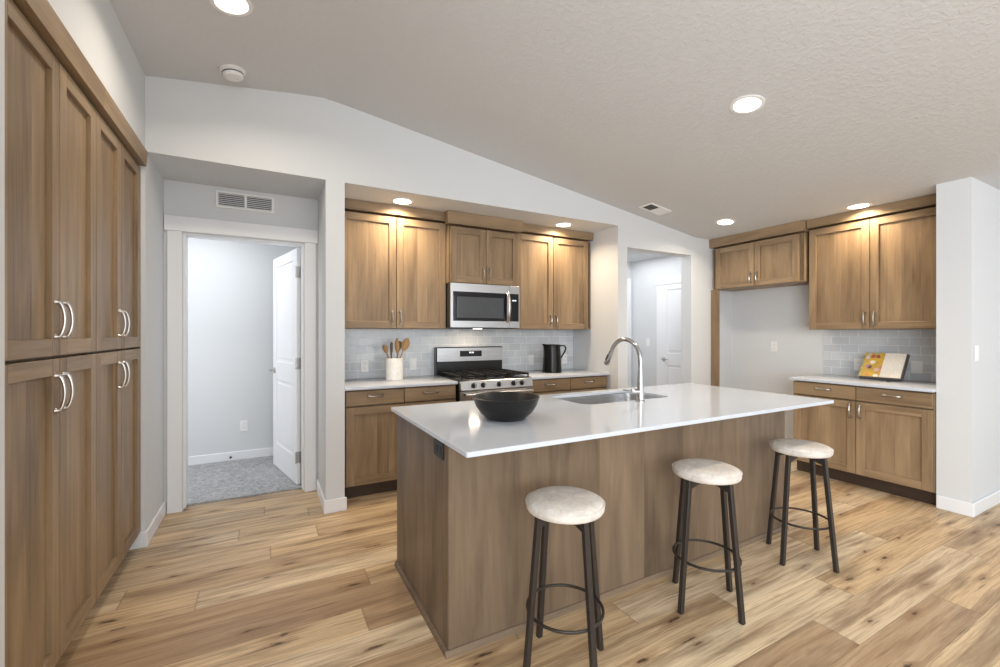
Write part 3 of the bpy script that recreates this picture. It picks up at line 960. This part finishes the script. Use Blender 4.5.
bmesh.ops.bevel(bm, geom=ed, offset=0.0025, offset_type='OFFSET', segments=2, profile=0.5, affect='EDGES')
me = bpy.data.meshes.new('island_countertop')
bm.to_mesh(me)
bm.free()
me.materials.append(QUARTZ)
tag(link('island_countertop', me), 'long white quartz countertop on the island, with the sink cut in', 'countertop')

# undermount sink
o = thing('kitchen_sink', 'stainless undermount sink set in the island countertop', 'sink', (0, 0, 0))
m = MB()
rings = []
for off, z, r in ((0.012, TZ0 - 0.0015, 0.075), (-0.004, TZ0 - 0.0015, 0.068), (-0.006, 0.86, 0.066), (-0.012, 0.71, 0.06), (-0.03, 0.692, 0.05), (-0.12, 0.688, 0.02)):
    rings.append([(x, y, z) for x, y in rounded_rect(SX0 - off, SX1 + off, SY0 - off, SY1 + off, r, 8)])
n = len(rings[0])
vs = [p for rg in rings for p in rg]
fs = [(i * n + k, i * n + (k + 1) % n, (i + 1) * n + (k + 1) % n, (i + 1) * n + k) for i in range(len(rings) - 1) for k in range(n)]
fs.append([(len(rings) - 1) * n + k for k in range(n)])
m.add(vs, fs, 0, True)
m.build('basin', STEEL, o, angle=50)
MB().lathe([(0, 0.690), (0.03, 0.690), (0.045, 0.693), (0.05, 0.6905), (0.05, 0.6885)], ((SX0 + SX1) / 2, 2.30, 0), 28).build('drain', CHROME, o)

# faucet
o = thing('kitchen_faucet', 'tall brushed steel gooseneck faucet standing at the island sink', 'faucet', (2.070, 1.982, TZ1))
MB().lathe([(0, 0), (0.029, 0), (0.029, 0.006), (0.024, 0.012), (0.0215, 0.06), (0.020, 0.10), (0.0165, 0.17), (0.0130, 0.22), (0, 0.22)], seg=28).build('body', CHROME, o)
pts = [(0, 0, 0.20), (0, 0, 0.23), (0, 0.0, 0.256)]
r0 = 0.134
for i in range(1, 15):
    a = math.pi - math.pi * 0.87 * i / 14
    pts.append((0, r0 + r0 * math.cos(a), 0.256 + r0 * math.sin(a)))
MB().tube(pts, 0.0138, 18).build('spout', CHROME, o)
e = Vector(pts[-1])
dv = (Vector(pts[-1]) - Vector(pts[-2])).normalized()
sp = MB().tube([e, e + dv * 0.012, e + dv * 0.05, e + dv * 0.102, e + dv * 0.108], [0.0140, 0.0160, 0.0175, 0.0195, 0.0165], 20).build('spray_head', CHROME, o)
MB().tube([e + dv * 0.03 + Vector((-0.016, 0.004, 0)), e + dv * 0.07 + Vector((-0.019, 0.004, 0))], 0.006, 10).build('spray_button', DARKPLASTIC, sp)
hd = MB().tube([(0.0, 0.0, 0.062), (-0.024, 0.012, 0.062), (-0.052, 0.024, 0.062)], [0.0195, 0.019, 0.0175], 18)
hd.tube([(-0.046, 0.017, 0.066), (-0.066, 0.040, 0.068), (-0.088, 0.066, 0.071)], [0.006, 0.0055, 0.0045], 10)
hd.build('lever_handle', CHROME, o)

# black outlet on the island end
plate('island_outlet', 'black outlet on the left end of the island under the countertop', 'outlet', (IX0, 1.795, 0.838), R(-90), 'outlet', True).rotation_euler = (0, R(90), R(-90))

# ------------------------------------------------------------------ range
o = thing('gas_range', 'stainless gas range with five knobs between the base cabinets', 'range', (1.5025, 3.528, 0))
WR = 0.758
RD = ALC_Y - 3.528 - 0.012
MB().box(0.002, WR - 0.002, 0.035, RD, 0.06, 0.905).build('body', BLACK, o, bevel=0.003)
MB().box(0.03, WR - 0.03, 0.09, RD - 0.05, 0.0, 0.0595).build('base_frame', BLACK, o)
dr = MB().box(0.004, WR - 0.004, 0.004, 0.034, 0.245, 0.826).build('oven_door', STEEL, o, bevel=0.003)
MB().box(0.12, WR - 0.12, 0.0025, 0.0045, 0.36, 0.66).build('door_window', BLACKGLASS, dr)
m = MB().tube([(0.03, -0.045, 0.797), (WR - 0.03, -0.045, 0.797)], 0.0165, 16)
m.build('handle_bar', STEEL, dr)
for x in (0.045, WR - 0.045):
    MB().box(x - 0.011, x + 0.011, -0.046, 0.005, 0.784, 0.810).build('handle_bracket', DARKPLASTIC, dr, bevel=0.003)
dw = MB().box(0.004, WR - 0.004, 0.004, 0.034, 0.065, 0.238).build('storage_drawer', STEEL, o, bevel=0.003)
# control panel leans back
m = MB().hexa([(0.002, -0.008, 0.832), (WR - 0.002, -0.008, 0.832), (WR - 0.002, 0.060, 0.832), (0.002, 0.060, 0.832)],
              [(0.002, 0.012, 0.915), (WR - 0.002, 0.012, 0.915), (WR - 0.002, 0.060, 0.915), (0.002, 0.060, 0.915)])
cp = m.build('control_panel', STEEL, o, bevel=0.004)
for f in (0.17, 0.295, 0.51, 0.715, 0.835):
    x = f * WR
    k = MB()
    n_ = Vector((0, -0.976, 0.219))
    c0 = Vector((x, 0.0, 0.873))
    k.tube([c0, c0 + n_ * 0.006], 0.024, 24)
    k.tube([c0 + n_ * 0.006, c0 + n_ * 0.030, c0 + n_ * 0.036], [0.019, 0.017, 0.013], 22)
    g = k.build('knob', [DARKPLASTIC], cp)
    kk = MB().box(-0.0045, 0.0045, -0.010, 0.0, -0.019, 0.019)
    kk.build('knob_grip', STEEL, g, tuple(c0 + n_ * 0.035), bevel=0.002, rot=(R(-12.6), 0, 0))
MB().box(0.0, WR, 0.020, RD - 0.075, 0.9055, 0.922).build('cooktop', BLACK, o, bevel=0.005, bseg=2)
for cx, cy in ((0.17, 0.18), (0.17, 0.44), (0.377, 0.31), (0.585, 0.18), (0.585, 0.44)):
    b = MB().lathe([(0, 0.922), (0.052, 0.922), (0.052, 0.930), (0.040, 0.934), (0, 0.934)], (cx, cy, 0), 24)
    b.lathe([(0, 0.934), (0.034, 0.934), (0.034, 0.941), (0, 0.943)], (cx, cy, 0), 24)
    b.build('burner', IRON, o)
for x0, x1 in ((0.022, 0.258), (0.264, 0.491), (0.497, 0.733)):
    g = MB()
    y0, y1, z0, z1 = 0.035, 0.575, 0.946, 0.962
    t = 0.006
    xm, w = (x0 + x1) / 2, x1 - x0
    for x in (x0 + t, x1 - t, xm):
        g.box(x - t, x + t, y0, y1, z0, z1)
    for y in (y0 + t, y0 + 0.14, (y0 + y1) / 2, y1 - 0.14, y1 - t):
        g.box(x0, x1, y - t, y + t, z0, z1)
    for x in (x0 + t, x1 - t):
        for y in (y0 + t, (y0 + y1) / 2, y1 - t):
            g.box(x - t, x + t, y - t, y + t, 0.9225, z0)
    g.build('grate', IRON, o, bevel=0.002)
bg = MB().box(0.0, WR, RD - 0.072, RD, 0.9055, 1.200).build('backguard', BLACK, o, bevel=0.004)
MB().box(0.006, WR - 0.006, RD - 0.078, RD - 0.0725, 1.052, 1.192).build('backguard_face', STEEL, bg, bevel=0.002)
MB().box(0.255, 0.505, RD - 0.0805, RD - 0.0785, 1.100, 1.160).build('display', BLACKGLASS, bg, bevel=0.001)
m = MB()
for x in (0.362, 0.374, 0.390, 0.402):
    m.box(x, x + 0.007, RD - 0.0815, RD - 0.0806, 1.134, 1.148)
m.build('clock_digits', DISPLAY, bg)

# ------------------------------------------------------------------ microwave
o = thing('microwave_oven', 'stainless over-the-range microwave hung under the short cabinet', 'microwave', (1.5033, 3.775, 1.392))
WM, HM, DM = 0.757, 0.428, ALC_Y - 3.775 - 0.012
MB().box(0, WM, 0.020, DM, 0, HM).build('body', BLACK, o, bevel=0.003)
dr = MB().box(0.002, 0.630, 0, 0.0195, 0.004, HM - 0.002).build('door', STEEL, o, bevel=0.003)
MB().box(0.030, 0.606, -0.0015, 0.0005, 0.068, HM - 0.082).build('glass', BLACKGLASS, dr, bevel=0.001)
MB().box(0.068, 0.566, -0.0025, -0.0014, 0.098, HM - 0.130).build('window', WINDOWGLASS, dr)
pts = []
for i in range(15):
    t = i / 14
    pts.append((0.630 - 0.018, -0.006 - 0.040 * math.sin(math.pi * t) ** 0.7, 0.064 + 0.290 * t))
MB().tube(pts, 0.0115, 12, flat=1.5, up=(0, 1, 0)).build('handle', STEEL, dr)
cp = MB().box(0.6325, WM - 0.002, 0, 0.0195, 0.004, HM - 0.002).build('control_column', STEEL, o, bevel=0.003)
MB().box(0.642, WM - 0.014, -0.0015, 0.0005, 0.068, HM - 0.082).build('keypad', BLACKGLASS, cp, bevel=0.001)
m = MB()
for x in (0.670, 0.681, 0.695, 0.706):
    m.box(x, x + 0.007, -0.0024, -0.0016, 0.272, 0.284)
m.build('clock_digits', DISPLAY, cp)
MB().box(0.05, WM - 0.05, 0.06, DM - 0.08, -0.004, -0.0002).build('vent_panel', GREYSLOT, o)
# its cooktop lamp
MB().box(0.30, 0.38, 0.10, 0.15, -0.0065, -0.0042).build('lamp_lens', LENS, o)
l = area('cooktop_lamp', (0.34, 0.20, -0.012), (0, 0, 0), 0.10, 0.05, 1.6, WARM)
l.parent = o

# ------------------------------------------------------------------ bar stools


def bar_stool(label):
    o = thing('bar_stool', label, 'bar stool', group='bar stools along the island')
    zt, r = 0.684, 0.157
    prof = [(0, zt - 0.052), (r - 0.016, zt - 0.052), (r - 0.005, zt - 0.048), (r, zt - 0.040), (r + 0.001, zt - 0.030), (r - 0.001, zt - 0.019),
            (r - 0.010, zt - 0.010), (r - 0.028, zt - 0.003), (r * 0.5, zt), (0, zt)]
    st = MB().lathe(prof, seg=56).build('seat', FABRIC, o, angle=80)
    pr = [((r - 0.001) * math.cos(2 * math.pi * k / 56), (r - 0.001) * math.sin(2 * math.pi * k / 56), zt - 0.019) for k in range(56)]
    MB().tube(pr, 0.0036, 8, closed=True).build('piping', FABRIC, st)
    top_z, rt, rb = zt - 0.0525, 0.126, 0.187
    for k in range(4):
        a = math.pi / 2 * k
        u, v = Vector((math.cos(a), math.sin(a), 0)), Vector((-math.sin(a), math.cos(a), 0))
        hw, hd = 0.0118, 0.0110
        b = [u * (rb + s * hd) + v * (q * hw) for s, q in ((1, -1), (1, 1), (-1, 1), (-1, -1))]
        tp = [u * (rt + s * hd) + v * (q * hw) + Vector((0, 0, top_z)) for s, q in ((1, -1), (1, 1), (-1, 1), (-1, -1))]
        MB().hexa(b, tp).build('leg', BRONZE, o, bevel=0.002)
    m = MB()
    for k in range(4):
        a = math.pi / 2 * k
        u, v = Vector((math.cos(a), math.sin(a), 0)), Vector((-math.sin(a), math.cos(a), 0))
        hw = 0.009
        r1 = 0.118
        zz = lambda z: Vector((0, 0, z))
        bot = [u * r1 + v * -hw + zz(top_z - 0.045), u * r1 + v * hw + zz(top_z - 0.045), u * 0.0 + v * hw + zz(top_z - 0.016), u * 0.0 + v * -hw + zz(top_z - 0.016)]
        tp = [u * r1 + v * -hw + zz(top_z), u * r1 + v * hw + zz(top_z), u * 0.0 + v * hw + zz(top_z), u * 0.0 + v * -hw + zz(top_z)]
        m.hexa(bot, tp)
    m.build('seat_frame', BRONZE, o, bevel=0.001)
    zr = 0.236
    rr = rb - (rb - rt) * zr / top_z - 0.0125
    MB().tube([(rr * math.cos(2 * math.pi * k / 56), rr * math.sin(2 * math.pi * k / 56), zr) for k in range(56)], 0.0062, 10, closed=True).build('foot_ring', BRONZE, o)
    return o


s0 = bar_stool('cream round bar stool nearest the camera, at the near end of the island')
s0.location = (1.062, 1.420, 0)
for x, y, lb in ((1.936, 1.420, 'cream round bar stool between the two other stools'), (2.818, 1.434, 'cream round bar stool farthest along the island, nearest the cookbook cabinet')):
    s_ = copy_tree(s0)
    s_.location = (x, y, 0)
    s_['label'] = lb

# ------------------------------------------------------------------ things on the counters
o = MB().lathe([(0, 0), (0.082, 0), (0.096, 0.004), (0.128, 0.032), (0.152, 0.066), (0.166, 0.104), (0.170, 0.112), (0.166, 0.114), (0.160, 0.108),
                (0.145, 0.070), (0.120, 0.038), (0.085, 0.014), (0, 0.010)], seg=56).build('bowl', BOWLM, loc=(1.060, 1.905, TZ1))
tag(o, 'wide charcoal bowl on the island countertop', 'bowl')

o = MB().lathe([(0, 0), (0.074, 0), (0.078, 0.004), (0.078, 0.198), (0.076, 0.202), (0.069, 0.202), (0.068, 0.198), (0.068, 0.012), (0, 0.010)], seg=40).build('utensil_crock', MARBLE, loc=(1.030, 3.955, TZ1))
tag(o, 'white cylindrical crock holding wooden utensils beside the range', 'crock')


def utensil(name, label, foot, head, hw, hl, mat, spoon=True):
    """foot and head are points relative to the crock's base; the head end is a bowl or a blade"""
    f, h = Vector(foot), Vector(head)
    d = (h - f)
    L = d.length
    m = MB()
    hs = L - hl
    pts = [(0, 0, 0), (0, 0, hs * 0.6), (0, 0, hs + 0.01)]
    m.tube(pts, [0.006, 0.0052, 0.0062], 10)
    vs, fs, seg = [], [], 16
    steps = 9
    for i in range(steps + 1):
        t = i / steps
        wdt = hw * (math.sin(math.pi * (0.06 + 0.90 * t)) ** 0.7 if spoon else (0.35 + 0.65 * min(1, t * 2.2)) * (1 if t < 0.85 else math.sqrt(max(0.05, 1 - ((t - 0.85) / 0.16) ** 2))))
        th = 0.005 + (0.006 * math.sin(math.pi * t) if spoon else 0)
        bow = 0.010 * math.sin(math.pi * t) if spoon else 0.0
        for k in range(seg):
            a = 2 * math.pi * k / seg
            vs.append((wdt * math.cos(a), th * math.sin(a) + bow, hs + hl * t))
    for i in range(steps):
        for k in range(seg):
            k2 = (k + 1) % seg
            fs.append((i * seg + k, i * seg + k2, (i + 1) * seg + k2, (i + 1) * seg + k))
    fs.append(list(range(seg))[::-1])
    fs.append([steps * seg + k for k in range(seg)])
    m.add(vs, fs, 0, True)
    base = Vector((1.030, 3.955, TZ1))
    o = m.build(name, mat, loc=base + f)
    o.rotation_mode = 'QUATERNION'
    o.rotation_quaternion = Vector((0, 0, 1)).rotation_difference(d.normalized()) @ Matrix.Rotation(R(-25), 3, 'Z').to_quaternion()
    return tag(o, label, 'utensil', 'wooden utensils in the crock')


utensil('wooden_spoon', 'wooden spoon leaning farthest left in the white crock', (0.018, 0.034, 0.02), (-0.092, 0.036, 0.325), 0.023, 0.085, UTENSIL)
utensil('wooden_spatula', 'slim dark stirrer standing upright in the white crock', (-0.034, 0.002, 0.02), (-0.030, -0.010, 0.350), 0.013, 0.13, UTENSIL_DARK, False)
utensil('wooden_spoon', 'tall wooden spoon in the middle of the white crock', (0.026, -0.014, 0.02), (0.018, -0.012, 0.385), 0.022, 0.14, UTENSIL)
utensil('wooden_spatula', 'dark wooden spatula right of middle in the white crock', (-0.01, 0.014, 0.02), (0.058, 0.018, 0.355), 0.020, 0.10, UTENSIL_DARK, False)
utensil('wooden_spoon', 'large pale spoon leaning right in the white crock', (-0.030, -0.045, 0.02), (0.112, -0.040, 0.385), 0.036, 0.125, UTENSIL)

# black pitcher
o = thing('pitcher', 'tall black enamel pitcher on the counter right of the range', 'pitcher', (2.748, 3.905, TZ1))
m = MB()
prof = [(0, 0.0), (0.102, 0.0), (0.106, 0.004), (0.105, 0.03), (0.095, 0.20), (0.089, 0.285), (0.091, 0.305), (0.087, 0.305), (0.085, 0.285), (0.090, 0.20), (0.098, 0.03), (0, 0.012)]
m.lathe(prof, seg=44)
nv = []
for x, y, z in m.v:
    if z > 0.26:
        a = math.atan2(y, x)
        k = max(0.0, math.cos(a - math.pi)) ** 8 * (z - 0.26) / 0.045
        x, z = x - 0.036 * k, z + 0.010 * k
    nv.append((x, y, z))
m.v = nv
m.build('body', PITCHER, o)
MB().tube([(0.090, 0, 0.278), (0.120, 0, 0.292), (0.165, 0, 0.290), (0.186, 0, 0.268), (0.176, 0, 0.232), (0.142, 0, 0.185), (0.114, 0, 0.150), (0.098, 0, 0.132)], 0.0075, 12, flat=1.5).build('handle', PITCHER, o)

# open cookbook on a stand; local x to the right seen from the front, leaning back towards +y
LEAN = R(-33)
bx, by = 4.872, 1.829
o = thing('book_stand', 'dark book stand under the open cookbook on the right counter', 'book stand', (bx, by, TZ1), R(-90))
MB().box(-0.140, 0.162, 0.0, 0.024, 0.0, 0.262).build('back_board', COVER, o, (0, 0.0170, 0.0225), bevel=0.002, rot=(LEAN, 0, 0))
MB().box(-0.140, 0.162, -0.026, 0.016, -0.010, -0.001).build('ledge', COVER, o, (0, 0.0, 0.0230), bevel=0.002, rot=(LEAN, 0, 0))
MB().box(-0.012, 0.012, 0.0, 0.006, 0.0, 0.170).build('prop_leg', COVER, o, (0, 0.222, 0.0), rot=(R(24), 0, 0))
MB().box(0.085, 0.10, -0.075, -0.0265, 0.0, 0.010).build('page_foot', COVER, o, bevel=0.002)
o = thing('cookbook', 'open cookbook with a yellow picture page propped on the right counter', 'book', (bx, by, TZ1 + 0.0235), R(-90), rot=(LEAN, 0, R(-90)))
BH = 0.268
MB().box(-0.158, 0.158, 0.009, 0.0125, 0, BH).build('cover', COVER, o, bevel=0.001)


def page_block(x0, x1, mat, name, bulge):
    n = 10
    poly = []
    for i in range(n + 1):
        t = i / n
        x = x0 + (x1 - x0) * t
        c = t if x0 > -0.01 else 1 - t
        poly.append((x, 0.003 - bulge * math.sin(math.pi * min(1, c * 0.95 + 0.05)) ** 0.7 + 0.003 * (1 - c)))
    m = MB()
    for i in range(n):
        (xa, ya), (xb, yb) = poly[i], poly[i + 1]
        m.add([(xa, ya, 0.003), (xb, yb, 0.003), (xb, yb, BH - 0.003), (xa, ya, BH - 0.003)], [(0, 1, 2, 3)], 0)
        m.add([(xa, ya, 0.003), (xb, yb, 0.003), (xb, 0.0088, 0.003), (xa, 0.0088, 0.003)], [(0, 3, 2, 1)], 1)
        m.add([(xa, ya, BH - 0.003), (xb, yb, BH - 0.003), (xb, 0.0088, BH - 0.003), (xa, 0.0088, BH - 0.003)], [(0, 1, 2, 3)], 1)
    for (xa, ya) in (poly[0], poly[-1]):
        m.add([(xa, ya, 0.003), (xa, 0.0088, 0.003), (xa, 0.0088, BH - 0.003), (xa, ya, BH - 0.003)], [(0, 1, 2, 3)], 1)
    return m.build(name, [mat, PAPER], o)


tag(page_block(-0.154, -0.001, PAGE_PIC, 'pages', 0.006), 'page with a yellow food picture')
tag(page_block(0.001, 0.150, PAGE_TXT, 'pages', 0.006), 'pale printed page')
